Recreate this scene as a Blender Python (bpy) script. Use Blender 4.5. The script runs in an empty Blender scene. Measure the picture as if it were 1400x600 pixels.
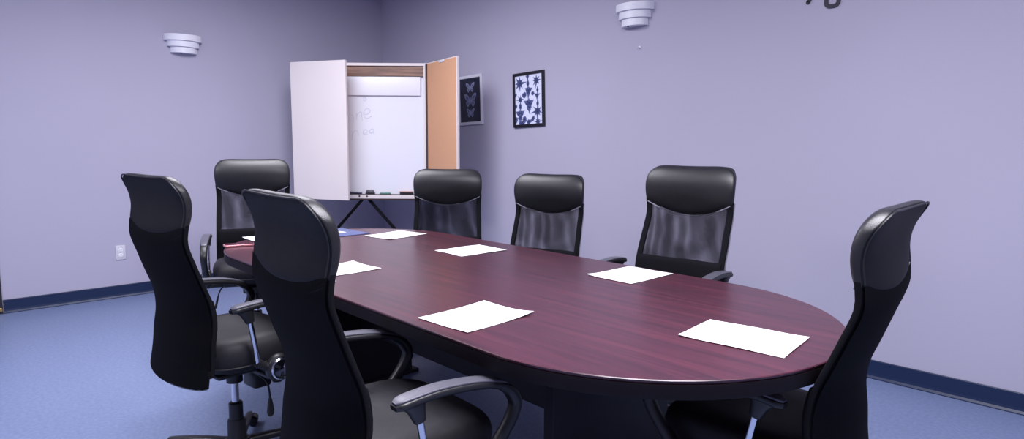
import bpy, bmesh, math, random
from mathutils import Vector, Matrix, Euler
from math import sin, cos, pi, radians, sqrt

random.seed(7)
scn = bpy.context.scene
COL = scn.collection

# ------------------------------------------------------------------ helpers
def link(o, parent=None):
    COL.objects.link(o)
    if parent is not None:
        o.parent = parent
    return o

def obj(name, bm, mat, parent=None, smooth=True, angle=40):
    me = bpy.data.meshes.new(name)
    bmesh.ops.recalc_face_normals(bm, faces=bm.faces)
    bm.to_mesh(me); bm.free()
    me.materials.append(mat)
    if smooth:
        for p in me.polygons: p.use_smooth = True
        try: me.set_sharp_from_angle(angle=radians(angle))
        except Exception: pass
    return link(bpy.data.objects.new(name, me), parent)

def empty(name, loc=(0, 0, 0), rz=0.0):
    o = bpy.data.objects.new(name, None)
    o.empty_display_size = .1
    o.location = loc; o.rotation_euler = (0, 0, rz)
    return link(o)

def tag(o, label=None, cat=None, group=None, kind=None):
    if label: o['label'] = label
    if cat: o['category'] = cat
    if group: o['group'] = group
    if kind: o['kind'] = kind
    return o

def copy_tree(o, parent=None):
    c = o.copy(); COL.objects.link(c); c.parent = parent
    for ch in list(o.children):
        copy_tree(ch, c)
    return c

def box(bm, x0, x1, y0, y1, z0, z1, bev=0.0, M=None, seg=2):
    vs = [bm.verts.new((x, y, z)) for z in (z0, z1) for y in (y0, y1) for x in (x0, x1)]
    fs = [(0, 2, 3, 1), (4, 5, 7, 6), (0, 1, 5, 4), (2, 6, 7, 3), (0, 4, 6, 2), (1, 3, 7, 5)]
    faces = [bm.faces.new([vs[i] for i in f]) for f in fs]
    if bev > 0:
        es = list({e for f in faces for e in f.edges})
        r = bmesh.ops.bevel(bm, geom=es, offset=bev, segments=seg, affect='EDGES', profile=.5)
        vs = list({v for f in r['faces'] for v in f.verts} | {v for v in vs if v.is_valid})
    if M is not None:
        bmesh.ops.transform(bm, matrix=M, verts=[v for v in vs if v.is_valid])
    return bm

def newbox(*a, **k):
    return box(bmesh.new(), *a, **k)

def loft(bm, rings, caps=True, closed=True):
    R = [[bm.verts.new(p) for p in r] for r in rings]
    n = len(R[0])
    for a, b in zip(R[:-1], R[1:]):
        for i in range(n if closed else n - 1):
            j = (i + 1) % n
            bm.faces.new((a[i], a[j], b[j], b[i]))
    if caps and closed:
        bm.faces.new(R[0][::-1]); bm.faces.new(R[-1])
    return R

def catmull(pts, k=6):
    P = [Vector(p) for p in pts]
    P = [P[0] * 2 - P[1]] + P + [P[-1] * 2 - P[-2]]
    out = []
    for i in range(1, len(P) - 2):
        for j in range(k):
            t = j / k
            a, b, c, d = P[i - 1], P[i], P[i + 1], P[i + 2]
            out.append(.5 * ((2 * b) + (c - a) * t + (2 * a - 5 * b + 4 * c - d) * t * t + (3 * b - a - 3 * c + d) * t ** 3))
    out.append(P[-2].copy())
    return out

def tube(bm, pts, r, n=10, caps=True):
    P = [Vector(p) for p in pts]
    rr = r if isinstance(r, (list, tuple)) else [r] * len(P)
    T = []
    for i in range(len(P)):
        a = P[max(i - 1, 0)]; b = P[min(i + 1, len(P) - 1)]
        T.append((b - a).normalized())
    up = Vector((0, 0, 1)) if abs(T[0].z) < .9 else Vector((1, 0, 0))
    u = T[0].cross(up).normalized()
    rings = []
    for i, p in enumerate(P):
        u = (u - T[i] * u.dot(T[i])).normalized()
        v = T[i].cross(u)
        rings.append([p + rr[i] * (cos(2 * pi * k / n) * u + sin(2 * pi * k / n) * v) for k in range(n)])
    loft(bm, rings, caps)
    return bm

def lathe(bm, prof, n=24, M=None):
    """prof: list of (r, z); closed with caps"""
    rings = [[Vector((r * cos(2 * pi * k / n), r * sin(2 * pi * k / n), z)) for k in range(n)] for r, z in prof]
    if M is not None:
        rings = [[M @ p for p in r] for r in rings]
    loft(bm, rings)
    return bm

def rrect(w, h, r, k=3):
    """rounded rectangle outline, centred"""
    out = []
    for cx, cy, a0 in ((w / 2 - r, h / 2 - r, 0), (-w / 2 + r, h / 2 - r, pi / 2), (-w / 2 + r, -h / 2 + r, pi), (w / 2 - r, -h / 2 + r, 1.5 * pi)):
        for i in range(k + 1):
            a = a0 + (pi / 2) * i / k
            out.append((cx + r * cos(a), cy + r * sin(a)))
    return out

def sweep_yz(bm, path, x0, widths, thicks, round_=.35):
    """sweep a rounded rectangle (width along x) along a path given as (y, z)"""
    n = len(path)
    rings = []
    for i, (y, z) in enumerate(path):
        a = Vector(path[max(i - 1, 0)]); b = Vector(path[min(i + 1, n - 1)])
        t = (b - a).normalized(); nn = Vector((-t.y, t.x))
        t_ = i / (n - 1)
        w = interp(t_, widths); th = interp(t_, thicks)
        xx = x0(t_) if callable(x0) else x0
        rings.append([Vector((xx + p, y + nn.x * q, z + nn.y * q)) for p, q in rrect(w, th, min(w, th) * round_)])
    loft(bm, rings)
    return bm

def interp(x, tab):
    if not isinstance(tab, (list, tuple)): return tab
    if x <= tab[0][0]: return tab[0][1]
    for (a, va), (b, vb) in zip(tab[:-1], tab[1:]):
        if x <= b:
            return va + (vb - va) * (x - a) / (b - a)
    return tab[-1][1]

# ------------------------------------------------------------------ materials
def mat(name, color, rough=.5, metal=0.0, spec=.5, **kw):
    m = bpy.data.materials.new(name); m.use_nodes = True
    b = m.node_tree.nodes['Principled BSDF']
    b.inputs['Base Color'].default_value = (*color, 1)
    b.inputs['Roughness'].default_value = rough
    b.inputs['Metallic'].default_value = metal
    b.inputs['Specular IOR Level'].default_value = spec
    for k, v in kw.items():
        b.inputs[k.replace('_', ' ')].default_value = v
    return m

def nodes(m):
    return m.node_tree.nodes, m.node_tree.links, m.node_tree.nodes['Principled BSDF']

def add_noise(m, scale, c0, c1, stretch=(1, 1, 1), detail=4, bump=0.0, rough=None, p0=.35, p1=.65, bscale=None):
    N, L, b = nodes(m)
    tc = N.new('ShaderNodeTexCoord'); mp = N.new('ShaderNodeMapping'); mp.inputs['Scale'].default_value = stretch
    nz = N.new('ShaderNodeTexNoise'); nz.inputs['Scale'].default_value = scale; nz.inputs['Detail'].default_value = detail
    cr = N.new('ShaderNodeValToRGB')
    cr.color_ramp.elements[0].position = p0; cr.color_ramp.elements[1].position = p1
    cr.color_ramp.elements[0].color = (*c0, 1); cr.color_ramp.elements[1].color = (*c1, 1)
    L.new(tc.outputs['Object'], mp.inputs['Vector']); L.new(mp.outputs[0], nz.inputs['Vector'])
    L.new(nz.outputs['Fac'], cr.inputs['Fac']); L.new(cr.outputs['Color'], b.inputs['Base Color'])
    if bump:
        n2 = N.new('ShaderNodeTexNoise'); n2.inputs['Scale'].default_value = bscale or scale * 4; n2.inputs['Detail'].default_value = 3
        L.new(mp.outputs[0], n2.inputs['Vector'])
        bp = N.new('ShaderNodeBump'); bp.inputs['Strength'].default_value = bump; bp.inputs['Distance'].default_value = .002
        L.new(n2.outputs['Fac'], bp.inputs['Height']); L.new(bp.outputs[0], b.inputs['Normal'])
    return m

M_wall = add_noise(mat('wall_paint', (.42, .39, .52), .75, spec=.25), 1.2, (.425, .408, .515), (.437, .419, .53), detail=2, bump=.06, bscale=140)
M_ceil = mat('ceiling_paint', (.75, .74, .78), .9)
M_floor = add_noise(mat('floor_vinyl', (.2, .26, .5), .38, spec=.35), 60, (.158, .202, .350), (.198, .248, .405), detail=6, bump=.03)
M_base = mat('navy_vinyl', (.010, .022, .068), .42, spec=.35)
M_dark = mat('dark_paint', (.016, .015, .024), .45)
M_brass = mat('brass', (.55, .38, .15), .35, 1.0)

# mahogany laminate
M_wood = mat('mahogany_laminate', (.09, .02, .03), .3, spec=.5)
N, L, b = nodes(M_wood)
tc = N.new('ShaderNodeTexCoord'); mp = N.new('ShaderNodeMapping'); mp.inputs['Scale'].default_value = (1.3, 26, 26)
n1 = N.new('ShaderNodeTexNoise'); n1.inputs['Scale'].default_value = 1.6; n1.inputs['Detail'].default_value = 7; n1.inputs['Roughness'].default_value = .62; n1.inputs['Distortion'].default_value = .5
cr = N.new('ShaderNodeValToRGB')
cr.color_ramp.elements[0].position = .3; cr.color_ramp.elements[0].color = (.035, .0118, .021, 1)
cr.color_ramp.elements[1].position = .72; cr.color_ramp.elements[1].color = (.091, .022, .036, 1)
e = cr.color_ramp.elements.new(.5); e.color = (.059, .0158, .0275, 1)
L.new(tc.outputs['Object'], mp.inputs['Vector']); L.new(mp.outputs[0], n1.inputs['Vector'])
L.new(n1.outputs['Fac'], cr.inputs['Fac']); L.new(cr.outputs['Color'], b.inputs['Base Color'])
bp = N.new('ShaderNodeBump'); bp.inputs['Strength'].default_value = .05; bp.inputs['Distance'].default_value = .001
L.new(n1.outputs['Fac'], bp.inputs['Height']); L.new(bp.outputs[0], b.inputs['Normal'])
M_tedge = mat('mahogany_edge_band', (.009, .005, .007), .6, spec=.22)
M_tbase = add_noise(mat('dark_laminate', (.03, .024, .032), .5, spec=.3), 1.6, (.010, .0085, .012), (.016, .013, .018), (3, 3, 1))

M_leather = add_noise(mat('black_leather', (.007, .007, .009), .42, spec=.6), 40, (.006, .006, .008), (.0085, .0085, .011), bump=.25, bscale=420)
M_rear = add_noise(mat('matte_black_leatherette', (.007, .007, .009), .6, spec=.2), 40, (.0055, .0055, .008), (.008, .008, .011), bump=.2, bscale=420)
M_seat = add_noise(mat('black_seat_leather', (.014, .013, .017), .58, spec=.32), 40, (.012, .0115, .015), (.016, .015, .019), bump=.3, bscale=350)
M_pipe = mat('grey_piping', (.26, .26, .32), .45)
M_plastic = mat('black_plastic', (.012, .012, .015), .42)
M_armtop = mat('silver_grey_plastic', (.10, .098, .125), .42, .2)
M_chrome = mat('chrome', (.78, .79, .84), .12, 1.0)
M_fabric = add_noise(mat('black_fabric', (.007, .007, .009), .9, spec=.1), 300, (.005, .005, .007), (.008, .008, .011), bump=.3)
M_white_print = mat('printed_white_mark', (.8, .8, .85), .5)

def mesh_fabric(name, period, thr0, rot, pz=None):
    m = bpy.data.materials.new(name); m.use_nodes = True
    N = m.node_tree.nodes; L = m.node_tree.links; N.clear()
    out = N.new('ShaderNodeOutputMaterial'); mix = N.new('ShaderNodeMixShader')
    tr = N.new('ShaderNodeBsdfTransparent'); pb = N.new('ShaderNodeBsdfPrincipled')
    pb.inputs['Base Color'].default_value = (.004, .004, .0055, 1); pb.inputs['Roughness'].default_value = .8
    pb.inputs['Specular IOR Level'].default_value = .06
    tc = N.new('ShaderNodeTexCoord'); mp = N.new('ShaderNodeMapping'); mp.inputs['Rotation'].default_value = (0, rot, 0)
    sp = N.new('ShaderNodeSeparateXYZ')
    if pz:   # the rear skin is pulled unevenly over the frame
        nz = N.new('ShaderNodeTexNoise'); nz.inputs['Scale'].default_value = 4.5; nz.inputs['Detail'].default_value = 0
        mv = N.new('ShaderNodeVectorMath'); mv.operation = 'MULTIPLY_ADD'
        mv.inputs[1].default_value = (.010, 0, .010)
        L.new(tc.outputs['Object'], nz.inputs['Vector']); L.new(nz.outputs['Color'], mv.inputs[0]); L.new(tc.outputs['Object'], mv.inputs[2])
        L.new(mv.outputs[0], mp.inputs['Vector'])
    else:
        L.new(tc.outputs['Object'], mp.inputs['Vector'])
    L.new(mp.outputs[0], sp.inputs[0])
    def math(op, a, b=None):
        n = N.new('ShaderNodeMath'); n.operation = op
        for i, v in enumerate((a, b)):
            if v is None: continue
            if isinstance(v, (int, float)): n.inputs[i].default_value = v
            else: L.new(v, n.inputs[i])
        return n.outputs[0]
    k = pi / period
    sx = math('ABSOLUTE', math('SINE', math('MULTIPLY', sp.outputs['X'], k)))
    sz = math('ABSOLUTE', math('SINE', math('MULTIPLY', sp.outputs['Z'], pi / (pz or period))))
    g = N.new('ShaderNodeNewGeometry')
    dt = N.new('ShaderNodeVectorMath'); dt.operation = 'DOT_PRODUCT'
    L.new(g.outputs['Incoming'], dt.inputs[0]); L.new(g.outputs['Normal'], dt.inputs[1])
    ca = math('MAXIMUM', math('ABSOLUTE', dt.outputs['Value']), .05)
    # threads have thickness: the holes close up when the weave is seen edge-on
    thr = math('ADD', math('MULTIPLY', math('SUBTRACT', math('DIVIDE', 1.0, ca), 1.0), .42), thr0)
    hole = math('GREATER_THAN', math('MINIMUM', sx, sz), thr)
    L.new(hole, mix.inputs[0]); L.new(pb.outputs[0], mix.inputs[1]); L.new(tr.outputs[0], mix.inputs[2])
    L.new(mix.outputs[0], out.inputs['Surface'])
    return m
M_mesh_front = mesh_fabric('open_mesh_front', .0031, .47, .0)
M_mesh_rear = mesh_fabric('open_mesh_rear', .00324, .47, .012, .00314)

M_paper = mat('white_paper', (.9, .9, .92), .7)
M_cream = add_noise(mat('cream_laminate', (.78, .70, .71), .45), 2.0, (.725, .66, .655), (.75, .685, .68))
M_board = mat('whiteboard_enamel', (.78, .79, .87), .22)
M_brownwood = add_noise(mat('brown_wood', (.2, .1, .07), .5), 1.2, (.13, .07, .055), (.30, .17, .12), (2.5, 2.5, 40))
M_darkwood = mat('dark_brown_trim', (.035, .018, .02), .5)
M_cork = add_noise(mat('tan_cork_board', (.55, .30, .18), .85, spec=.15), 220, (.56, .30, .175), (.65, .36, .215), bump=.3)
M_ink = mat('faint_marker_ink', (.56, .57, .70), .5)
M_val = mat('white_vinyl', (.82, .82, .89), .4)
M_sconce = mat('white_plaster', (.80, .80, .87), .45)
M_plate = mat('white_outlet_plate', (.62, .61, .67), .35)
M_socket = mat('white_socket', (.85, .85, .9), .3)
M_slot = mat('socket_slot', (.03, .03, .04), .6)
M_silver = mat('silver_white_frame', (.66, .66, .74), .35)
M_blackframe = mat('black_frame', (.008, .008, .014), .35)
M_navy = mat('navy_print', (.010, .012, .032), .35)
M_wing = mat('pale_wing_print', (.20, .22, .36), .5)
M_wing2 = mat('dark_wing_print', (.045, .05, .13), .5)
M_blue = mat('blue_folder_card', (.085, .105, .24), .5)
M_pink = mat('rose_gold_case', (.62, .25, .27), .28, .45)
M_phone = mat('dark_phone_glass', (.10, .03, .045), .15)
M_green = mat('green_marker', (.10, .26, .22), .45)
M_bluem = mat('navy_marker', (.03, .03, .09), .45)
M_felt = mat('dark_felt', (.02, .018, .026), .95)
M_erplast = mat('grey_eraser_shell', (.05, .05, .075), .45)
M_erwood = mat('pinkish_wood', (.48, .30, .26), .6)
M_num = mat('black_numeral', (.018, .015, .03), .45)

# tie-dye colours come from a colour attribute painted on the splash shapes
M_dye = mat('indigo_dye', (.02, .03, .12), .6)
N, L, b = nodes(M_dye)
at = N.new('ShaderNodeAttribute'); at.attribute_name = 'dye'
L.new(at.outputs['Color'], b.inputs['Base Color'])
M_dyepaper = mat('dyed_white_cloth', (.70, .72, .88), .7)

# ------------------------------------------------------------------ room shell
RX, RY, RZ = 8.2, -6.0, 2.75
def struct(name, bm, m, parent=None, smooth=False):
    o = obj(name, bm, m, parent, smooth)
    if parent is None: o['kind'] = 'structure'
    return o

struct('floor', newbox(-.1, RX + .1, RY - .1, .1, -.1, 0), M_floor)
struct('ceiling', newbox(-.1, RX + .1, RY - .1, .1, RZ, RZ + .1), M_ceil)
struct('wall_back', newbox(-.1, RX + .1, 0, .1, 0, RZ), M_wall)
struct('wall_front', newbox(-.1, RX + .1, RY - .1, RY, 0, RZ), M_wall)
struct('wall_right', newbox(RX, RX + .1, RY, 0, 0, RZ), M_wall)
DY0, DY1, DH = -3.345, -4.26, 2.08          # doorway in the left wall (mostly out of frame)
bm = bmesh.new()
box(bm, -.1, 0, DY0, 0, 0, RZ); box(bm, -.1, 0, RY, DY1, 0, RZ); box(bm, -.1, 0, DY1, DY0, DH, RZ)
struct('wall_left', bm, M_wall)

def cove(axis, a0, a1):
    prof = [(0, .0), (.016, .0), (.0155, .005), (.0085, .016), (.006, .03), (.006, .098), (.004, .102), (0, .102)]
    bm = bmesh.new()
    rings = []
    for a in (a0, a1):
        rings.append([Vector((a, -d, z)) if axis == 'x' else Vector((d, a, z)) for d, z in prof])
    loft(bm, rings)
    return bm
struct('baseboard_back', cove('x', 0.006, RX), M_base)
struct('baseboard_left', cove('y', -.006, -3.272), M_base)
struct('baseboard_front', newbox(0, RX, RY, RY + .008, 0, .1), M_base)
struct('baseboard_right', newbox(RX - .008, RX, RY, 0, 0, .1), M_base)
# dark door frame and door
bm = bmesh.new()
box(bm, -.1, .012, -3.345, -3.277, 0, DH + .07, .003); box(bm, -.1, .012, DY1 - .068, DY1, 0, DH + .07, .003)
box(bm, -.1, .012, DY1, -3.345, DH, DH + .07, .003)
struct('trim_1', bm, M_dark)
d = struct('door_1', newbox(-.06, -.02, DY1 + .004, DY0 - .004, .008, DH - .004, .002), M_dark)
o = obj('door_handle', tube(bmesh.new(), [(-.02, DY1 + .07, 1.0), (.03, DY1 + .07, 1.0), (.035, DY1 + .12, 1.0), (.035, DY1 + .18, 1.0)], .009), M_chrome, d)
# small brass bumper low on the door frame
bm = lathe(bmesh.new(), [(.011, 0), (.011, .006), (.006, .010), (.006, .028), (.009, .030), (.009, .04)], 16,
           Matrix.Translation((.012, -3.292, .035)) @ Matrix.Rotation(pi / 2, 4, 'Y'))
tag(obj('door_bumper', bm, M_brass), 'small brass bumper low on the dark door frame at the left edge', 'door bumper')

# ------------------------------------------------------------------ sconces
def sconce(loc, rz, label):
    """local: wall plane y=0, fixture bulges towards -y"""
    root = empty('wall_sconce', loc, rz)
    tag(root, label, 'wall light', 'tiered white wall sconces')
    tiers = [(.150, .112, .103, .152), (.126, .094, .054, .103), (.104, .078, .005, .054)]
    def half(w, dpt, n=20):
        return [(w * cos(pi * i / n), -dpt * sin(pi * i / n) - .0) for i in range(n + 1)]
    for k, (w, dp, z0, z1) in enumerate(tiers):
        bm = bmesh.new()
        out = half(w, dp); inn = half(w - .006, dp - .006)
        th = [(z0, out), (z1, out)]
        # shell: outer wall, inner wall, lip, plus closing bottom plate
        rings = [[Vector((x, min(y, 0), z)) for x, y in out] for z in (z0, z0 + .003, z1 - .003, z1)]
        rings += [[Vector((x, min(y, 0), z)) for x, y in inn] for z in (z1, z0 + .004)]
        R = loft(bm, rings, caps=False, closed=False)
        bm.faces.new(R[0]); bm.faces.new(R[-1])
        obj('tier', bm, M_sconce, root, angle=30)
    bm = newbox(-.10, .10, -.004, 0, .02, .148)
    obj('back_plate', bm, M_sconce, root)
    bm = lathe(bmesh.new(), [(.007, 0), (.007, .004)], 14, Matrix.Translation((-.03, -.045, .0015)))
    obj('screw', bm, M_slot, root)
    return root
sconce((3.205, -.0005, 2.064), 0, 'white three-tiered half-round sconce high on the wall above the framed prints')
sconce((.0005, -1.945, 1.995), pi / 2, 'white three-tiered half-round sconce on the left wall, left of the whiteboard cabinet')

# ------------------------------------------------------------------ outlet
root = empty('power_outlet', (.0005, -2.502, .367), pi / 2)
tag(root, 'white duplex power outlet low on the left wall above the navy baseboard', 'power outlet')
bm = newbox(-.036, .036, -.007, 0, -.059, .059, .003)
obj('cover_plate', bm, M_plate, root)
for s in (1, -1):
    bm = lathe(bmesh.new(), [(.0165, 0), (.0165, .003), (.015, .0035)], 20, Matrix.Translation((0, -.006, s * .02)) @ Matrix.Rotation(pi / 2, 4, 'X'))
    so = obj('socket', bm, M_socket, root)
    bm = bmesh.new()
    for sx in (-1, 1): box(bm, sx * .006 - .001, sx * .006 + .001, -.0102, -.009, s * .02 - .002, s * .02 + .006)
    box(bm, -.002, .002, -.0102, -.009, s * .02 - .010, s * .02 - .006)
    obj('slot', bm, M_slot, so, smooth=False)
bm = lathe(bmesh.new(), [(.003, 0), (.003, .002)], 10, Matrix.Translation((0, -.0065, 0)) @ Matrix.Rotation(pi / 2, 4, 'X'))
obj('screw', bm, M_slot, root)

# ------------------------------------------------------------------ pictures
def frame_bm(w, h, bar, depth):
    bm = bmesh.new()
    prof = [(0, 0), (0, depth), (.003, depth + .002), (bar - .003, depth + .002), (bar, depth - .003), (bar, 0)]
    cors = [(-1, -1), (1, -1), (1, 1), (-1, 1)]
    rings = [[Vector((sx * (w / 2 - o), -d, sz * (h / 2 - o))) for o, d in prof] for sx, sz in cors]
    R = [[bm.verts.new(p) for p in r] for r in rings]
    for i in range(4):
        a, b_ = R[i], R[(i + 1) % 4]
        for j in range(len(prof)):
            k = (j + 1) % len(prof)
            bm.faces.new((a[j], a[k], b_[k], b_[j]))
    return bm

def picture(name, loc, roll, w, h, bar, mf, mp, label):
    root = empty(name, loc); root.rotation_euler = (0, -roll, 0)
    tag(root, label, 'framed picture')
    obj('picture_frame', frame_bm(w, h, bar, .016), mf, root, smooth=False)
    pr = obj('print', newbox(-w / 2 + bar - .002, w / 2 - bar + .002, -.008, -.002, -h / 2 + bar - .002, h / 2 - bar + .002), mp, root, smooth=False)
    return root, pr

def flat_poly(bm, pts, y, flip=False):
    vs = [bm.verts.new((x, y, z)) for x, z in pts]
    return bm.faces.new(vs)

def wing_outline(sc, cx, cz, sx):
    # upper and lower wing of one side (generic butterfly)
    up = [(0.02, .02), (.16, .30), (.36, .46), (.52, .46), (.55, .36), (.48, .16), (.36, .0), (.20, -.06), (.03, -.05)]
    lo = [(.03, -.04), (.20, -.07), (.36, -.06), (.40, -.18), (.34, -.34), (.24, -.46), (.16, -.40), (.07, -.2)]
    return [[(cx + sx * x * sc, cz + z * sc * .86) for x, z in p] for p in (up, lo)]

P1, pr1 = picture('butterfly_picture', (1.447, -.001, 1.647), radians(2.0), .335, .436, .026, M_silver, M_navy,
                  'silver-framed navy print of three pale butterflies beside the open cork door')
for cz, sc in ((.112, .108), (0.0, .150), (-.112, .100)):
    bm = bmesh.new(); lay = bm.loops.layers.float_color.new('dye')
    def fan(p, y):
        mx = sum(a for a, _ in p) / len(p); mz = sum(c for _, c in p) / len(p)
        prev = None
        lv = [(0, (.06, .07, .17)), (.30, (.11, .12, .24)), (.5, (.19, .21, .34)), (1, (.25, .28, .42))]
        rings = [[bm.verts.new((mx + (a - mx) * k, y, mz + (c - mz) * k)) for a, c in p] if k else [bm.verts.new((mx, y, mz))] for k, _ in lv]
        for r in range(len(lv) - 1):
            A, B_ = rings[r], rings[r + 1]
            for i in range(len(p)):
                j = (i + 1) % len(p)
                f = bm.faces.new((A[0], B_[i], B_[j]) if r == 0 else (A[i], B_[i], B_[j], A[j]))
                for l in f.loops: l[lay] = (*(lv[r][1] if l.vert in A else lv[r + 1][1]), 1)
    for s in (-1, 1):
        for q, p in enumerate(wing_outline(sc, 0, cz, s)): fan(p, -.0084 - .0002 * q)
    nf = len(bm.faces)
    tube(bm, [(0, -.0084, cz - .22 * sc), (0, -.0084, cz + .18 * sc)], .0035 * sc / .12, 6)
    tube(bm, [(0, -.0084, cz + .16 * sc), (-.10 * sc, -.0084, cz + .40 * sc)], .0006, 4)
    tube(bm, [(0, -.0084, cz + .16 * sc), (.10 * sc, -.0084, cz + .40 * sc)], .0006, 4)
    bm.faces.ensure_lookup_table()
    for f in bm.faces[nf:]:
        for l in f.loops: l[lay] = (.28, .31, .46, 1)
    bo = obj('butterfly', bm, M_dye, pr1, smooth=False)

P2, pr2 = picture('indigo_tie_dye_picture', (2.180, -.001, 1.620), radians(2.0), .352, .440, .023, M_blackframe, M_dyepaper,
                  'black-framed white print of indigo tie-dye starbursts, right of the butterfly print')
bm = bmesh.new()
dye = bm.loops.layers.float_color.new('dye')
def splat(x, z, rays, r, core=.35, seed=0, squash=1.0):
    rng = random.Random(seed)
    yy = -.0086 - .00004 * seed; c = bm.verts.new((x, yy, z)); n = len(rays) * 2
    ring = []
    for i, (ang, ln) in enumerate(rays):
        if len(rays) > 4: ln *= rng.uniform(.7, 1.15); ang += rng.uniform(-9, 9)
        a0 = radians(ang)
        nxt = rays[(i + 1) % len(rays)][0]
        while nxt <= ang: nxt += 360
        am = radians((ang + nxt) / 2)
        ring.append(((x + r * ln * cos(a0), z + r * ln * sin(a0) * squash), 1))
        ring.append(((x + r * core * cos(am), z + r * core * sin(am) * squash), 0))
    W, H = .352 / 2 - .0235, .44 / 2 - .0235
    vs = [bm.verts.new((max(-W, min(W, p[0])), yy, max(-H, min(H, p[1])))) for p, _ in ring]
    for i in range(len(vs)):
        f = bm.faces.new((c, vs[(i + 1) % len(vs)], vs[i]))
        for l in f.loops:
            if l.vert is c: col = (.008, .014, .07, 1)
            else:
                k = ring[vs.index(l.vert)][1]
                col = (.16, .20, .44, 1) if k else (.022, .032, .13, 1)
            l[dye] = col
star8 = [(a, 1 if i % 2 == 0 else .72) for i, a in enumerate(range(0, 360, 45))]
starY = [(30, .9), (90, .55), (150, .9), (210, .4), (270, 1.0), (330, .4)]
dot = [(a, .55) for a in range(0, 360, 40)]
lens = [(90, 1.0), (270, 1.0), (0, .42), (180, .42)]; lens = sorted(lens)
hw, hh = .15, .195
def PX(u, v):  # normalised picture coordinates (0..1 from the top left)
    return (-hw + 2 * hw * u, hh - 2 * hh * v)
items = [(.16, .15, star8, .085, .32), (.80, .13, star8, .070, .32), (.48, .17, lens, .042, .4), (.47, .02, lens, .05, .3),
         (.50, .32, starY, .072, .4), (.34, .40, dot, .048, .5), (.66, .38, dot, .034, .5), (.82, .44, starY, .055, .3),
         (.18, .49, star8, .058, .28), (.18, .63, lens, .036, .5), (.0, .62, dot, .035, .5), (.51, .60, starY, .085, .42), (.52, .66, dot, .05, .6),
         (.84, .32, lens, .032, .4), (.84, .60, lens, .038, .4), (.83, .76, star8, .082, .3), (.17, .80, starY, .080, .42), (.17, .86, dot, .05, .5),
         (.34, .90, dot, .046, .55), (.66, .90, [(20, .5), (45, 1.0), (70, .5), (225, .9)], .055, .3), (.50, .97, starY, .05, .4), (.0, .90, dot, .05, .5),
         (.22, 1.0, starY, .07, .4), (.84, .97, star8, .055, .3), (0, .38, dot, .03, .5)]
for i, (u, v, rays, r, core) in enumerate(items):
    x, z = PX(u, v); splat(x, z, rays, r, core, i)
obj('indigo_dye_pattern', bm, M_dye, pr2, smooth=False)

# adhesive hook
root = empty('adhesive_hook', (3.243, .001, 1.925))
tag(root, 'tiny white adhesive hook on the wall just below the sconce', 'wall hook')
obj('hook_plate', newbox(-.009, .009, -.003, 0, -.004, .010, .001), M_plate, root)
bm = tube(bmesh.new(), [(0, -.004, -.002), (0, -.014, -.006), (0, -.017, -.002), (0, -.017, .003)], .004, 8)
obj('hook', bm, M_plate, root)

# clock numerals fixed on the wall
def stroke(bm, pts, w, t=.008):
    """flat rounded stroke in the xz plane, proud of the wall"""
    tubep = [Vector((p[0], 0, p[1])) for p in pts]
    n = len(tubep); rings = []
    for i, p in enumerate(tubep):
        a = tubep[max(i - 1, 0)]; b_ = tubep[min(i + 1, n - 1)]
        tg = (b_ - a).normalized(); nn = Vector((-tg.z, 0, tg.x))
        rings.append([p + nn * w / 2 + Vector((0, -t, 0)), p - nn * w / 2 + Vector((0, -t, 0)), p - nn * w / 2, p + nn * w / 2])
    loft(bm, rings)
    for p in (tubep[0], tubep[-1]):
        lathe(bm, [(w / 2, 0), (w / 2, t)], 14, Matrix.Translation(p) @ Matrix.Rotation(pi / 2, 4, 'X'))
    return bm
six = [(.030, .150), (.0, .158), (-.024, .140), (-.032, .10), (-.032, .04), (-.030, .022), (-.018, .011), (0, .0095), (.018, .011), (.030, .022), (.032, .04),
       (.032, .056), (.030, .074), (.018, .085), (0, .087), (-.018, .084), (-.031, .07)]
bm = stroke(bmesh.new(), [(p.x, p.y) for p in catmull([(x, z, 0) for x, z in six], 4)], .0205)
o = obj('clock_numeral', bm, M_num); o.location = (4.503, -.0005, 2.008)
tag(o, 'dark numeral 6 stuck high on the wall, only its foot in view', 'numeral', 'clock numerals on the wall')
bm = stroke(bmesh.new(), [(-.045, .15), (.045, .15), (.03, .11), (.008, .06), (-.004, .03), (-.016, .008)], .0205)
o = obj('clock_numeral', bm, M_num); o.location = (4.388, -.0005, 2.047)
tag(o, 'dark numeral 7 stuck high on the wall, left of the 6', 'numeral', 'clock numerals on the wall')

# ------------------------------------------------------------------ whiteboard cabinet
HL = Vector((.446, -1.202)); HR = Vector((1.257, -.356))
dirv = (HR - HL); WB = dirv.length; ang = math.atan2(dirv.y, dirv.x); mid = (HL + HR) / 2
cab = empty('whiteboard_cabinet', (mid.x, mid.y, 0), ang)
tag(cab, 'cream whiteboard cabinet with open doors on black legs, standing across the corner', 'whiteboard cabinet')
Z0, Z1, hw = .768, 1.957, WB / 2
bm = bmesh.new()
box(bm, -hw, hw, 0, .075, Z1 - .024, Z1, .002); box(bm, -hw, hw, 0, .075, Z0, Z0 + .034, .002)
box(bm, -hw, -hw + .022, 0, .075, Z0 + .034, Z1 - .024); box(bm, hw - .022, hw, 0, .075, Z0 + .034, Z1 - .024)
box(bm, -hw + .002, hw - .002, .065, .075, Z0 + .004, Z1 - .004)
obj('cabinet_frame', bm, M_cream, cab, smooth=False)
wb = obj('whiteboard_panel', newbox(-hw + .022, hw - .022, .045, .064, Z0 + .034, Z1 - .024), M_board, cab, smooth=False)
obj('wood_rail', newbox(-hw + .023, hw - .026, .020, .045, 1.846, Z1 - .025, .002), M_brownwood, cab, smooth=False)
obj('chart_roll_cover', newbox(-hw + .05, .532, .024, .044, 1.679, 1.842, .003), M_val, cab)
obj('dark_edge_strip', newbox(-hw + .024, hw - .024, .004, .044, Z0 + .0345, Z0 + .038), M_darkwood, cab, smooth=False)
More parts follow.
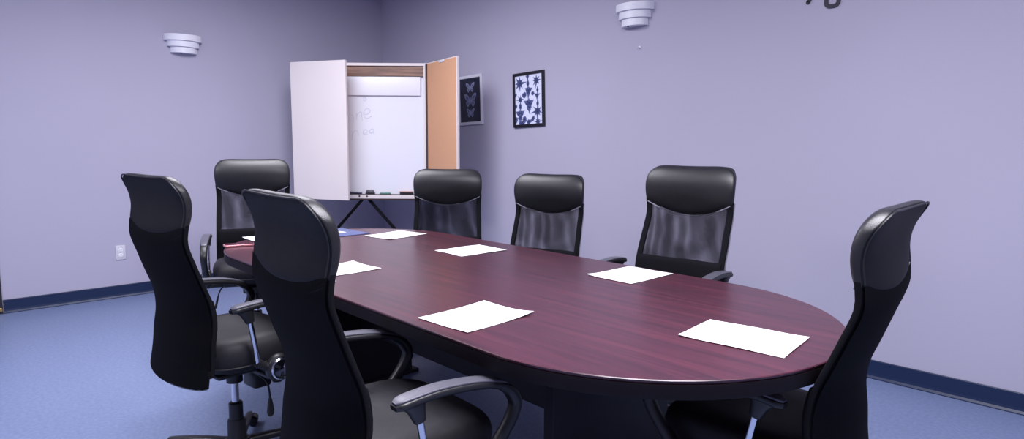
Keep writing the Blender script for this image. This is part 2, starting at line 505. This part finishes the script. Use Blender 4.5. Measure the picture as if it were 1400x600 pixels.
bm = bmesh.new()
obj('underside_strip', newbox(-hw + .01, hw - .01, .004, .07, Z0 - .014, Z0 - .0005), M_darkwood, cab, smooth=False)
for x in (-.02, .048):
    bm = lathe(bmesh.new(), [(.008, 0), (.008, .003), (.004, .0055)], 14, Matrix.Translation((x, .0, Z0 + .022)) @ Matrix.Rotation(pi / 2, 4, 'X'))
    obj('bolt', bm, M_plastic, cab)
# faint handwriting "nne / nee" and a small loop
strokes = [[(-.098, 1.44), (-.098, 1.50), (-.085, 1.507), (-.071, 1.498), (-.070, 1.437)],
           [(-.041, 1.525), (-.039, 1.463)], [(-.038, 1.50), (-.022, 1.525), (.003, 1.533), (.006, 1.50), (.010, 1.456)],
           [(.028, 1.514), (.06, 1.518), (.082, 1.546), (.057, 1.566), (.030, 1.545), (.024, 1.505), (.050, 1.480), (.095, 1.500)],
           [(-.079, 1.365), (-.088, 1.283)], [(-.082, 1.325), (-.066, 1.362), (-.046, 1.374), (-.032, 1.36), (-.025, 1.325)],
           [(.016, 1.341), (.052, 1.358), (.040, 1.382), (.016, 1.362), (.020, 1.338), (.056, 1.338)],
           [(.072, 1.352), (.110, 1.368), (.098, 1.388), (.072, 1.370), (.080, 1.348), (.118, 1.356)],
           [(.018, 1.655), (.030, 1.668), (.048, 1.655), (.040, 1.632), (.024, 1.640), (.044, 1.664), (.050, 1.672)]]
for s in strokes:
    obj('marker_stroke', tube(bmesh.new(), [(p.x, .0448, p.y) for p in catmull([(x, z, 0) for x, z in s], 5)], 0.0022, 5), M_ink, wb)
# doors
def leaf(hx, sgn, L_, a, name, label, inner):
    """sgn=+1: extends from hinge along +x when closed; a = rotation about z in cabinet frame"""
    bm = newbox(0, L_, -.024, 0, Z0, Z1 - .002, .002)
    d = obj(name, bm, M_cream, cab, smooth=False)
    d.location = (hx, -.002, 0); d.rotation_euler = (0, 0, a)
    if label: d['label'] = label
    return d
lf = leaf(-hw, 1, .565, radians(26.0) - ang, 'cabinet_door', 'cream cabinet door swung slightly open', None)
obj('cork_face', newbox(.012, .553, 0, .004, Z0 + .012, Z1 - .014), M_cork, lf, smooth=False)
bm = newbox(0, .59, 0, .022, Z0, Z1 - .002, .002)
rt = obj('cabinet_door', bm, M_cream, cab, smooth=False)
rt.location = (hw + .003, -.002, 0); rt.rotation_euler = (0, 0, radians(-12.0) - ang)
rt['label'] = 'cabinet door folded wide open, showing its tan cork face'
obj('cork_face', newbox(.004, .578, -.004, 0, Z0 + .010, Z1 - .010), M_cork, rt, smooth=False)
obj('hinge_strip', newbox(-.004, .030, -.0075, -.004, Z0 + .01, Z1 - .012), M_darkwood, rt, smooth=False)
bm = newbox(.27, .37, -.010, -.004, Z1 - .026, Z1 - .010, .002)
obj('latch_plate', bm, M_silver, rt)
# scissor legs under the bottom rail
for pts in ([(.012, .035, Z0 + .004), (-.219, .035, .513), (-.66, .035, .012)], [(.040, .048, Z0 + .004), (.279, .048, .495), (.695, .048, .012)]):
    a_, b_ = Vector(pts[0]), Vector(pts[2]); v = (b_ - a_); ln = v.length
    Mx = Matrix.Translation(a_) @ v.to_track_quat('Z', 'Y').to_matrix().to_4x4()
    l = obj('leg', newbox(-.014, .014, -.012, .012, 0, ln, .003, M=Mx), M_fabric, cab)
    sx = pts[2][0]
    obj('foot_bar', newbox(sx - .018, sx + .018, -.22, .26, 0.0, .03, .006), M_plastic, l)

def cab_pt(x, y, z):
    return Vector((mid.x + cos(ang) * x - sin(ang) * y, mid.y + sin(ang) * x + cos(ang) * y, z))
def on_tray(name, x, label, cat, group=None, y=.022, rz=0.0, z=Z0 + .0385):
    o = empty(name, cab_pt(x, y, z), ang + rz)
    return tag(o, label, cat, group)
r_ = on_tray('whiteboard_eraser', .072, 'dark rounded eraser on the whiteboard ledge, above the legs', 'eraser')
obj('felt_pad', newbox(-.040, .040, -.016, .016, 0, .014, .003), M_felt, r_)
bm = bmesh.new()
loft(bm, [[Vector((px, py, z)) for px, py in rrect(w, dd, .008)] for z, w, dd in ((.0142, .078, .030), (.024, .076, .029), (.034, .066, .024), (.038, .056, .018))])
obj('grip', bm, M_erplast, r_)
r_ = on_tray('wooden_eraser', .398, 'long wooden-backed eraser at the right end of the whiteboard ledge', 'eraser')
obj('felt_pad', newbox(-.058, .058, -.015, .015, 0, .018, .002), M_felt, r_)
obj('wooden_back', newbox(-.060, .060, -.016, .016, .0182, .028, .003), M_erwood, r_)
def marker(x, label, m, ln, rz=0.0, y=.020):
    r = on_tray('marker', x, label, 'marker', 'markers on the whiteboard ledge', y, rz)
    Mx = Matrix.Translation((-ln / 2, 0, .0082)) @ Matrix.Rotation(pi / 2, 4, 'Y')
    obj('barrel', lathe(bmesh.new(), [(.007, 0), (.008, .003), (.008, ln * .62)], 14, Mx), m, r)
    obj('cap', lathe(bmesh.new(), [(.0082, ln * .622), (.0082, ln * .93), (.006, ln)], 14, Mx), m, r)
marker(.175, 'short green marker lying left of the longer green one on the ledge', M_green, .034)
marker(.226, 'longer green marker lying between the two erasers on the ledge', M_green, .062)
marker(-.038, 'navy marker on the ledge beside the half-open cream door', M_bluem, .075)
r_ = on_tray('marker_box', -.088, 'small dark box on the ledge, cut off by the cream door edge', 'box')
obj('box_body', newbox(-.018, .012, -.012, .012, 0, .016, .002), M_erplast, r_)
obj('box_lid', newbox(-.019, .013, -.013, .013, .0162, .021, .002), M_bluem, r_)

# ------------------------------------------------------------------ conference table
TZ = .74
tab = empty('conference_table', (3.845, -2.102, 0), radians(-1.05))
tag(tab, 'long mahogany racetrack-shaped conference table in the middle of the room', 'table')
TL, TW = 3.004, 1.213
def stadium(L_, W_, inset=0, n=40):
    r = W_ / 2 - inset; c = L_ / 2 - W_ / 2
    out = [(c + r * cos(-pi / 2 + pi * i / n), r * sin(-pi / 2 + pi * i / n)) for i in range(n + 1)]
    out += [(-c + r * cos(pi / 2 + pi * i / n), r * sin(pi / 2 + pi * i / n)) for i in range(n + 1)]
    return out
bm = bmesh.new()
loft(bm, [[Vector((x, y, z)) for x, y in stadium(TL, TW, i)] for z, i in ((TZ - .010, .004), (TZ - .004, .0008), (TZ - .0018, .0006), (TZ, .003))])
top = obj('table_top', bm, M_wood, tab, angle=25)
bm = bmesh.new()
loft(bm, [[Vector((x, y, z)) for x, y in stadium(TL, TW, i)] for z, i in ((TZ - .050, .012), (TZ - .047, .004), (TZ - .040, .001), (TZ - .0102, .001))])
obj('edge_band', bm, M_tedge, top, angle=25)
for sx in (-1, 1):
    bm = newbox(sx * .82 - .02, sx * .82 + .02, -.30, .30, .02, TZ - .051, .002)
    leg = obj('pedestal_panel', bm, M_tbase, tab, smooth=False)
    obj('pedestal_foot', newbox(sx * .82 - .03, sx * .82 + .03, -.34, .34, 0, .0195, .004), M_tbase, leg)
obj('modesty_panel', newbox(-.798, .798, -.012, .012, .30, TZ - .051, .001), M_tbase, tab, smooth=False)

# ------------------------------------------------------------------ things on the table
def sheet_bm(w, h, seed, curl=.0025, lift=()):
    rng = random.Random(seed); bm = bmesh.new(); nx, ny = 10, 8
    ph = [rng.random() * 6.28 for _ in range(4)]
    top_, bot = [], []
    for j in range(ny + 1):
        for i in range(nx + 1):
            u, v = i / nx - .5, j / ny - .5
            edge = max(abs(u), abs(v)) * 2
            z = curl * max(0, edge - .55) / .45 * (1 + .8 * sin(7 * u + ph[0]) * cos(6 * v + ph[1])) * .6
            for lu, lv, amt in lift:
                dd = sqrt((u - lu * .5) ** 2 + (v - lv * .5) ** 2)
                z += amt * max(0, 1 - dd / .35) ** 2
            x, y = u * w, v * h
            top_.append(bm.verts.new((x, y, z + .0012))); bot.append(bm.verts.new((x, y, z + .0006)))
    W = nx + 1
    for j in range(ny):
        for i in range(nx):
            a = j * W + i
            bm.faces.new((top_[a], top_[a + 1], top_[a + W + 1], top_[a + W]))
            bm.faces.new((bot[a], bot[a + W], bot[a + W + 1], bot[a + 1]))
    bd = [i for i in range(W)] + [j * W + nx for j in range(1, ny + 1)] + [ny * W + i for i in range(nx - 1, -1, -1)] + [j * W for j in range(ny - 1, 0, -1)]
    for k in range(len(bd)):
        a, c = bd[k], bd[(k + 1) % len(bd)]
        bm.faces.new((top_[a], bot[a], bot[c], top_[c]))
    return bm
LW, SW = .2794, .2159
papers = [((5.114, -2.135), 6.108, 0, 'blank white sheet at the near right end of the table, by the end chair', ((-1, -1, .004), (1, 1, .003))),
          ((4.462, -2.529), 3.42, 1, 'blank white sheet near the table front edge, ahead of the nearest chair', ((1, 1, .006), (-1, 1, .003))),
          ((4.408, -1.671), -1.32, 1, 'blank white sheet in front of the chair facing the camera at the far right', ((1, 1, .001), (-1, -1, .004))),
          ((3.531, -1.766), -2.13, 1, 'blank white sheet in front of the middle chair on the far side', ((1, 1, .002),)),
          ((2.838, -1.739), 8.75, 1, 'blank white sheet right of the blue folder tip at the far end', ((1, -1, .002),)),
          ((3.532, -2.482), 2.0, 1, 'blank white sheet half hidden behind the nearest chair headrest', ((-1, 1, .003),))]
for k, ((x, y), a, rot, lab, lift) in enumerate(papers):
    # rot 0: long side runs across the table's end; rot 1: long side runs towards the table centre
    w, h = (SW, LW) if rot == 0 else (SW, LW)
    if k != 0: w, h = SW, LW
    else: w, h = LW, SW
    o = obj('paper_sheet', sheet_bm(w, h, k + 3, .0022, lift), M_paper)
    o.location = (x, y, TZ + .0002); o.rotation_euler = (0, 0, radians(a))
    tag(o, lab, 'paper', 'blank sheets laid out on the table')

fold = empty('open_folder', (2.545, -2.115, TZ + .0004), radians(1.5))
tag(fold, 'open blue folder lying at the far left end of the table', 'folder')
bm = newbox(-.152, .152, .004, .298, 0, .003, .001)
obj('folder_cover', bm, M_blue, fold); obj('folder_cover', newbox(-.152, .152, -.298, -.004, 0, .003, .001), M_blue, fold)
obj('folder_spine', newbox(-.152, .152, -.0038, .0038, 0, .002), M_blue, fold)
for yy, xx, rz, lab in ((.085, -.06, 3, 'white page lying on the right half of the blue folder'), (-.20, -.055, -4, 'white page lying on the left half of the blue folder')):
    o = obj('folder_page', sheet_bm(SW, .235, int(yy * 100), .001), M_paper)
    p = Matrix.Rotation(radians(1.5), 4, 'Z') @ Vector((xx, yy, 0))
    o.location = (2.545 + p.x, -2.115 + p.y, TZ + .0034); o.rotation_euler = (0, 0, radians(rz))
    tag(o, lab, 'paper')

ph = empty('mobile_phone', (2.641, -2.541, TZ + .0003), radians(77.5))
tag(ph, 'phone with a rose-gold rim lying beside the folder, at the left table end', 'phone')
bm = bmesh.new()
loft(bm, [[Vector((px, py, z)) for px, py in rrect(w, h, .012, 4)] for z, w, h in ((.0, .140, .066), (.002, .146, .072), (.0085, .146, .072), (.0105, .142, .068))])
obj('phone_case', bm, M_pink, ph)
bm = bmesh.new()
loft(bm, [[Vector((px, py, z)) for px, py in rrect(.136, .062, .009, 4)] for z in (.0104, .0112)])
obj('screen', bm, M_phone, ph)
obj('side_button', newbox(-.02, .015, -.0372, -.0355, .004, .0075), M_phone, ph)

# ------------------------------------------------------------------ mesh-back office chair
ZK = [.34, .36, .44, .52, .60, .68, .76, .84, .92, .98, 1.04, 1.10, 1.17]
YK = [-.226, -.220, -.207, -.200, -.189, -.197, -.224, -.251, -.275, -.271, -.262, -.274, -.314]
WK = [.258, .257, .253, .248, .246, .243, .242, .239, .238, .241, .247, .245, .226]
def cubic(z, K, V):
    if z <= K[0]: return V[0]
    if z >= K[-1]: return V[-1]
    i = max(k for k in range(len(K) - 1) if K[k] <= z)
    h = K[i + 1] - K[i]; t = (z - K[i]) / h
    def sl(k):
        a = max(k - 1, 0); b_ = min(k + 1, len(K) - 1)
        return (V[b_] - V[a]) / (K[b_] - K[a])
    m0, m1 = sl(i) * h, sl(i + 1) * h
    return (2 * t**3 - 3 * t**2 + 1) * V[i] + (t**3 - 2 * t**2 + t) * m0 + (-2 * t**3 + 3 * t**2) * V[i + 1] + (t**3 - t**2) * m1
Yp = lambda z: cubic(z, ZK, YK)
Wp = lambda z: cubic(z, ZK, WK)
ZT = 1.172
def plan(z): return interp(z, [(.34, .045), (.55, .040), (.75, .030), (.95, .018), (1.05, .004), (1.2, -.016)])
def seam(s): return .978 - .070 * (1 - s * s)
def topz(s):
    s = abs(s); s0 = .74
    base = ZT + .004 - .007 * (1 - s * s)
    if s > s0: base -= .056 * (1 - sqrt(max(0, 1 - ((s - s0) / (1 - s0)) ** 2)))
    return base
def surf(s, z, off=0.0):
    return Vector((s * Wp(z), Yp(z) - plan(z) * (1 - s * s) + off, z))

def seam_back(s): return .974 - .030 * (1 - s * s)
SS = [-1, -.955, -.84, -.62, -.34, 0, .34, .62, .84, .955, 1]
TT = [0, .07, .25, .5, .74, .92, 1]
def head_pt(s, t, side):
    """side +1 front, -1 rear"""
    sm = seam(s) if side > 0 else seam_back(s)
    z = sm + (topz(s) - sm) * t
    f = (max(0, 1 - abs(s) ** 4) ** .6) * (max(0, 1 - abs(2 * t - 1) ** 5) ** .6)
    lip = .006 * max(0, (t - .5) / .5) ** 2; tk = .006 * max(0, (t - .4) / .6)
    sh = .012 * max(0, (t - .35) / .65) ** 1.3
    if side > 0:
        return surf(s, z, .009 + tk + .026 * f + sh - lip)
    return surf(s, z, -.012 - tk - .010 * f + sh - lip)
def headrest_bm():
    bm = bmesh.new(); NS, NT = len(SS) - 1, len(TT) - 1
    F = [[bm.verts.new(head_pt(s, t, 1)) for s in SS] for t in TT]
    B = [[bm.verts.new(head_pt(s, t, -1)) for s in SS] for t in TT]
    for G, fl in ((F, 0), (B, 1)):
        for j in range(NT):
            for i in range(NS):
                q = (G[j][i], G[j][i + 1], G[j + 1][i + 1], G[j + 1][i])
                fc = bm.faces.new(q if not fl else q[::-1])
                fc.material_index = fl
    idx = [(0, i) for i in range(NS + 1)] + [(j, NS) for j in range(1, NT + 1)] + [(NT, i) for i in range(NS - 1, -1, -1)] + [(j, 0) for j in range(NT - 1, 0, -1)]
    for k in range(len(idx)):
        (j0, i0), (j1, i1) = idx[k], idx[(k + 1) % len(idx)]
        bm.faces.new((F[j0][i0], B[j0][i0], B[j1][i1], F[j1][i1]))
    return bm

def sheet_surface(off, extra, z0, zt=None, inset=.004, ns=22, nt=34, dip=.03, rear=False):
    bm = bmesh.new(); G = []
    for j in range(nt + 1):
        row = []
        for i in range(ns + 1):
            s = (-1 + 2 * i / ns)
            zb = seam(s) + .004 if z0 == 'seam' else z0 - dip * .3 * (1 - abs(s) ** 2.5) + .008 * max(0, (abs(s) - .82) / .18) ** 2 * (1 if zt is None or rear else 0)
            ze = ((seam_back(s) if rear else seam(s)) + .012) if zt is None else zt
            ze = max(ze, zb + .004)
            z = zb + (ze - zb) * j / nt
            p = surf(s, z, off + extra * (1 - s * s))
            p.x *= (1 - inset / .25)
            row.append(bm.verts.new(p))
        G.append(row)
    for j in range(nt):
        for i in range(ns):
            bm.faces.new((G[j][i], G[j][i + 1], G[j + 1][i + 1], G[j + 1][i]))
    return bm

def thick(o, t):
    """give a surface a real second skin"""
    bm = bmesh.new(); bm.from_mesh(o.data)
    bmesh.ops.solidify(bm, geom=bm.faces[:], thickness=t)
    bm.to_mesh(o.data); bm.free()
    for p in o.data.polygons: p.use_smooth = True

ARM_TOP = [(-.148, .660), (-.125, .664), (-.080, .668), (-.02, .670), (.05, .665), (.12, .655), (.185, .637), (.222, .615)]
ARM_FRONT = [(.185, .636), (.222, .613), (.243, .585), (.248, .560), (.232, .525), (.200, .485), (.155, .44), (.10, .405), (.05, .388)]

KS = .92; CAMZ = 1.257
def build_chair():
    root = empty('office_chair')
    hd = obj('headrest', headrest_bm(), M_leather, root, angle=180)
    hd.data.materials.append(M_rear)
    md = hd.modifiers.new('soft', 'SUBSURF'); md.levels = 3; md.render_levels = 3
    tube_pts = [surf(.95 * (-1 + 2 * i / 24), seam(.95 * (-1 + 2 * i / 24)) + .001, .015) for i in range(25)]
    bm = tube(bmesh.new(), tube_pts, .0024, 8)
    obj('piping', bm, M_pipe, hd)
    rim = []
    for q, t in [(-.965, .05 + .09 * k) for k in range(10)] + [(-.93 + 1.86 * k / 30, .965) for k in range(31)] + [(.965, .86 - .09 * k) for k in range(10)]:
        rim.append(head_pt(q, t, -1) + Vector((0, .0005, 0)))
    obj('rear_welt', tube(bmesh.new(), catmull(rim, 2), .0030, 6), M_leather, hd)
    # frame: side rails, lower bar
    bm = bmesh.new()
    for s in (-1, 1):
        zs = [.40 + (.99 - .40) * i / 24 for i in range(25)]
        rings = []
        for z in zs:
            p = surf(s, z)
            rings.append([p + Vector((-s * .015 + a, c, 0)) for a, c in rrect(.032, .018, .006, 2)])
        loft(bm, rings)
    low = [surf(-.96 + 1.92 * i / 16, .405 - .028 * (1 - abs(-1 + 2 * i / 16) ** 2), .002) for i in range(17)]
    tube(bm, low, .011, 8)
    fr = obj('back_frame', bm, M_fabric, root)
    spine = bmesh.new()
    rings = []
    for y, z, w in ((-.229, .56, .028), (-.234, .50, .032), (-.236, .44, .036), (-.222, .385, .04), (-.19, .350, .042), (-.10, .342, .045), (.0, .340, .04)):
        rings.append([Vector((a, y + (c if z > .36 else 0), z + (c if z <= .36 else 0))) for a, c in rrect(w * 2, .012, .004, 2)])
    loft(spine, rings)
    obj('back_bracket', spine, M_plastic, fr)
    mb = obj('mesh_back', sheet_surface(.007, .018, .396), M_mesh_front, root, angle=180)
    obj('rear_mesh_layer', sheet_surface(-.016, .004, .352, inset=-.002, rear=True), M_mesh_rear, mb, angle=180)
    hem = obj('bottom_hem', sheet_surface(-.011, .004, .353, .425, .003, 18, 4, rear=True), M_fabric, root, angle=180)
    thick(hem, .002)
    th_ = obj('top_hem', sheet_surface(-.0125, .004, 'seam', None, .002, 18, 4, 0, rear=True), M_fabric, root, angle=180)
    thick(th_, .002)
    lp = obj('lumbar_panel', sheet_surface(.012, .014, .47, .690, .012, 18, 8, 0), M_fabric, root, angle=180)
    thick(lp, .004)
    # seat cushion
    bm = bmesh.new()
    def ring(z, kx, ky, drop=0.0, n=48):
        out = []
        for i in range(n):
            a = 2 * pi * i / n; c, s_ = cos(a), sin(a); ex = 2 / 3.6
            x = .252 * kx * math.copysign(abs(c) ** ex, c); y = .238 * ky * math.copysign(abs(s_) ** ex, s_)
            zz = z - drop * max(0, y / .24) ** 2.2 + .010 * (abs(x) / .25) ** 2 * (1 if drop else 0)
            out.append(Vector((x, .030 + y, zz)))
        return out
    loft(bm, [ring(.372, .86, .86), ring(.384, .95, .95), ring(.405, 1.0, 1.0), ring(.445, 1.015, 1.01, .006), ring(.475, .99, .985, .012),
              ring(.493, .94, .935, .016), ring(.503, .85, .85, .018), ring(.508, .70, .70, .016), ring(.506, .4, .4, .008), ring(.503, .1, .1, .002)])
    st = obj('seat', bm, M_seat, root, angle=60)
    obj('seat_seam', tube(bmesh.new(), [p for p in ring(.4052, 1.004, 1.004)] + [ring(.4052, 1.004, 1.004)[0]], .004, 6, False), M_seat, st)
    obj('seat_pan', newbox(-.19, .19, -.16, .20, .352, .3725, .008), M_plastic, st)
    # mechanism
    bm = newbox(-.075, .075, -.11, .235, .310, .3515, .010)
    box(bm, -.055, .055, .062, .145, .215, .312, .014)
    lathe(bm, [(.034, .262), (.034, .301)], 20)
    mech = obj('tilt_mechanism', bm, M_plastic, root)
    bm = lathe(bmesh.new(), [(.026, .205), (.030, .212), (.033, .255), (.030, .275), (.018, .3095)], 20, Matrix.Translation((0, .20, .0)) @ Matrix.Scale(.85, 4, (1, 0, 0)) @ Matrix.Scale(.85, 4, (0, 1, 0)))
    obj('tension_knob', bm, M_plastic, mech)
    bm = tube(bmesh.new(), catmull([(.07, .02, .325), (.15, .03, .318), (.200, .035, .300), (.215, .037, .262), (.218, .038, .225)], 5), .0045, 8)
    lev = obj('tilt_lever', bm, M_plastic, mech)
    bm = bmesh.new()
    loft(bm, [[Vector((.218 + a, .038 + c, z)) for a, c in rrect(w, t, min(w, t) * .45, 3)] for z, w, t in ((.232, .010, .012), (.205, .014, .024), (.175, .014, .032), (.158, .012, .026), (.152, .006, .012))])
    obj('lever_paddle', bm, M_plastic, lev)
    # armrests
    for s in (-1, 1):
        x0 = s * .290
        bm = bmesh.new()
        path = [(p.x, p.y) for p in catmull([(y, z - .012, 0) for y, z in ARM_TOP], 4)]
        sweep_yz(bm, path, x0, [(0, .030), (.12, .052), (.6, .054), (1, .044)], [(0, .014), (.1, .020), (1, .022)], .4)
        fp = [(p.x, p.y) for p in catmull([(y, z - .012, 0) for y, z in ARM_FRONT], 4)]
        sweep_yz(bm, fp, x0, [(0, .044), (.25, .042), (.6, .036), (1, .05)], [(0, .024), (.2, .034), (.7, .036), (1, .045)], .4)
        # clamp below the rear tip, holding the chrome strut
        cl = [(-.090 + .017 * k, .650 - .055 * k) for k in (0, .35, .7, 1.0)]
        sweep_yz(bm, cl, x0, [(0, .044), (.5, .038), (1, .032)], [(0, .075), (.4, .046), (1, .034)], .45)
        # hub and cross arm to the seat
        lathe(bm, [(.050, -.022), (.056, -.012), (.056, .010), (.050, .018)], 28, Matrix.Translation((x0 + s * .004, .040, .383)) @ Matrix.Rotation(s * pi / 2, 4, 'Y'))
        box(bm, min(x0 * .4, x0 * .98), max(x0 * .4, x0 * .98), .0, .08, .336, .356, .006)
        sweep_yz(bm, [(-.052, .425), (-.02, .400), (.03, .385)], x0, .034, .036, .45)
        ar = obj('armrest', bm, M_plastic, root, angle=50)
        bm = bmesh.new()
        path = [(p.x, p.y) for p in catmull([(y, z + .0002, 0) for y, z in [(-.146, .658)] + ARM_TOP[1:-1] + [(.208, .624)]], 4)]
        sweep_yz(bm, path, x0, [(0, .020), (.08, .038), (.2, .046), (.75, .047), (1, .030)], .0075, .45)
        obj('arm_pad', bm, M_armtop, ar, angle=50)
        bm = tube(bmesh.new(), [(x0, -.073, .597), (x0, -.045, .42)], .0105, 14)
        obj('chrome_strut', bm, M_chrome, ar)
        Mh = Matrix.Translation((x0 + s * .022, .040, .383)) @ Matrix.Rotation(s * pi / 2, 4, 'Y')
        bm = lathe(bmesh.new(), [(.047, -.002), (.047, .006), (.042, .010), (.040, .006), (.030, .005), (.012, .010)], 28, Mh)
        cap = obj('chrome_hub_cap', bm, M_chrome, ar)
        bm = bmesh.new()
        for k in range(3):
            a = k * 2 * pi / 3 + .5
            box(bm, -.0055, .0055, .012, .036, .0075, .0105, .001, M=Mh @ Matrix.Rotation(a, 4, 'Z'))
        obj('hub_spoke', bm, M_plastic, cap)
    up = list(root.children)
    K = Matrix.Translation((0, 0, CAMZ * (1 - KS))) @ Matrix.Scale(KS, 4)
    for o in up:
        for q in [o] + list(o.children_recursive): q.data.transform(K)
    # gas lift
    gl = obj('gas_lift', lathe(bmesh.new(), [(.0145, .175), (.0145, .355)], 20), M_chrome, root)
    # base
    bm = lathe(bmesh.new(), [(.038, .050), (.037, .055), (.0355, .062), (.034, .150), (.032, .155), (.028, .156), (.027, .157), (.0265, .222), (.022, .226), (.015, .227)], 24)
    cc = obj('column_cover', bm, M_plastic, root)
    bm = lathe(bmesh.new(), [(.030, .030), (.050, .034), (.052, .055), (.050, .070), (.042, .076), (.041, .076)], 24)
    sb = obj('star_base', bm, M_plastic, root)
    for k in range(5):
        a = 2 * pi * k / 5 + .35
        R_ = Matrix.Rotation(a, 4, 'Z')
        bm = bmesh.new()
        rings = []
        for r, z, w, t in ((.040, .054, .046, .036), (.12, .058, .040, .030), (.20, .059, .034, .024), (.27, .057, .028, .016), (.292, .056, .02, .012)):
            rings.append([R_ @ Vector((r, p, z + q)) for p, q in rrect(w, t, t * .35, 2)])
        loft(bm, rings)
        lg = obj('base_leg', bm, M_plastic, root, angle=50)
        bm = bmesh.new()
        Mc = R_ @ Matrix.Translation((.285, 0, 0)) @ Matrix.Rotation(.6 + k * 1.1, 4, 'Z')
        lathe(bm, [(.0055, .034), (.0055, .056)], 10, R_ @ Matrix.Translation((.278, 0, 0)))
        for sx in (-1, 1):
            lathe(bm, [(.010, 0), (.0195, .002), (.0215, .006), (.0215, .016), (.018, .021), (.010, .022)], 18,
                  Mc @ Matrix.Translation((-.012, sx * .004, .0217)) @ Matrix.Rotation(-sx * pi / 2, 4, 'X'))
        # hood over the wheels
        rings = []
        for q in range(9):
            aa = pi * (.02 + .85 * q / 8)
            rings.append([Mc @ Vector((-.012 + rr * cos(aa), p, .0217 + rr * sin(aa))) for rr, p in ((.0232, -.023), (.0232, .023), (.0258, .021), (.0258, -.021))])
        loft(bm, rings)
        obj('caster', bm, M_plastic, lg)
    return root, up, (cc, sb)

# wrap: everything above the column moves with the gas lift (height) and the recline (tilt)
CHAIRS = [  # x, y, yaw, lift, tilt, base spin, label
    (1.668, -2.076, -113.0, -.013, -2.14, 10, 'black mesh-back office chair pulled back from the far left table end, facing the camera'),
    (3.132, -2.771, 7.0, -.034, -.13, 50, 'black mesh-back office chair seen from behind on the near side, leftmost of all'),
    (4.330, -2.763, -2.9, -.034, -.40, 25, 'black mesh-back office chair nearest the camera, seen from behind in the left foreground'),
    (2.467, -1.100, 227.3, -.083, -1.65, 20, 'black mesh-back office chair in front of the cork door of the whiteboard cabinet'),
    (3.152, -.964, 199.0, -.104, .10, 76, 'black mesh-back office chair below the tie-dye picture, middle of the far side'),
    (4.160, -1.080, 185.6, -.004, -2.63, 15, 'black mesh-back office chair swivelled at the far side, below the wall sconce'),
    (5.074, -1.872, 93.0, -.050, -2.2, 30, 'black mesh-back office chair turned away at the right end of the table'),
]
proto, proto_up, proto_base = build_chair()
upper_names = {o.name.split('.')[0] for o in proto_up}
roots = []
for i, c in enumerate(CHAIRS):
    roots.append(proto if i == 0 else copy_tree(proto))
for r, (x, y, yaw, dz, tl, spin, lab) in zip(roots, CHAIRS):
    x = 5.892 + KS * (x - 5.892); y = -3.758 + KS * (y + 3.758); dz *= KS
    r.location = (x, y, 0); r.rotation_euler = (0, 0, radians(yaw))
    tag(r, lab, 'chair', 'mesh-back chairs around the conference table')
    pv = .45 * KS + CAMZ * (1 - KS)
    T = Matrix.Translation((0, 0, pv + dz)) @ Matrix.Rotation(-radians(tl), 4, 'X') @ Matrix.Translation((0, 0, -pv))
    for ch in r.children:
        nm = ch.name.split('.')[0]
        if nm in ('gas_lift',): ch.matrix_local = Matrix.Translation((0, 0, dz * .6))
        elif nm in upper_names: ch.matrix_local = T
        else: ch.matrix_local = Matrix.Rotation(radians(spin), 4, 'Z')

# the end chair's lever is swung outwards
for m_ in roots[0].children_recursive:
    if m_.name.split('.')[0] == 'tilt_lever':
        pv = Vector((.07 * KS, .02 * KS, .325 * KS + CAMZ * (1 - KS)))
        m_.matrix_local = Matrix.Translation(pv) @ Matrix.Rotation(radians(-13), 4, 'Y') @ Matrix.Translation(-pv)

# ------------------------------------------------------------------ lights
def area(loc, sx, sy, power, col=(.93, .92, 1.0), rot=(0, 0, 0), spread=180):
    l = bpy.data.lights.new('ceiling_area', 'AREA'); l.shape = 'RECTANGLE'; l.size = sx; l.size_y = sy
    l.energy = power; l.color = col; l.spread = radians(spread)
    o = bpy.data.objects.new('ceiling_area', l); o.location = loc; o.rotation_euler = rot
    link(o); return o
area((2.2, -2.1, RZ - .02), 1.2, 1.2, 84)
area((5.4, -2.6, RZ - .02), 1.2, 1.2, 138)
area((2.4, -4.6, RZ - .02), 1.2, 1.2, 60)

w = bpy.data.worlds.new('world'); scn.world = w; w.use_nodes = True
w.node_tree.nodes['Background'].inputs[0].default_value = (.5, .5, .6, 1)
w.node_tree.nodes['Background'].inputs[1].default_value = .0

# ------------------------------------------------------------------ camera
cd = bpy.data.cameras.new('camera'); cam = bpy.data.objects.new('camera', cd); link(cam)
Fw = Vector((-.7156, .6881, -.1168)).normalized()
Rw = Vector((.6920, .7218, .0056)); Rw = (Rw - Fw * Rw.dot(Fw)).normalized(); Uw = Rw.cross(Fw)
Mx = Matrix((Rw, Uw, -Fw)).transposed().to_4x4(); Mx.translation = Vector((5.892, -3.758, 1.257))
cam.matrix_world = Mx
cd.sensor_width = 36; cd.lens = 872.94 / 1400 * 36; cd.clip_start = .05
scn.camera = cam
scn.view_settings.view_transform = 'Standard'
scn.view_settings.look = 'None'
scn.view_settings.exposure = 0.0
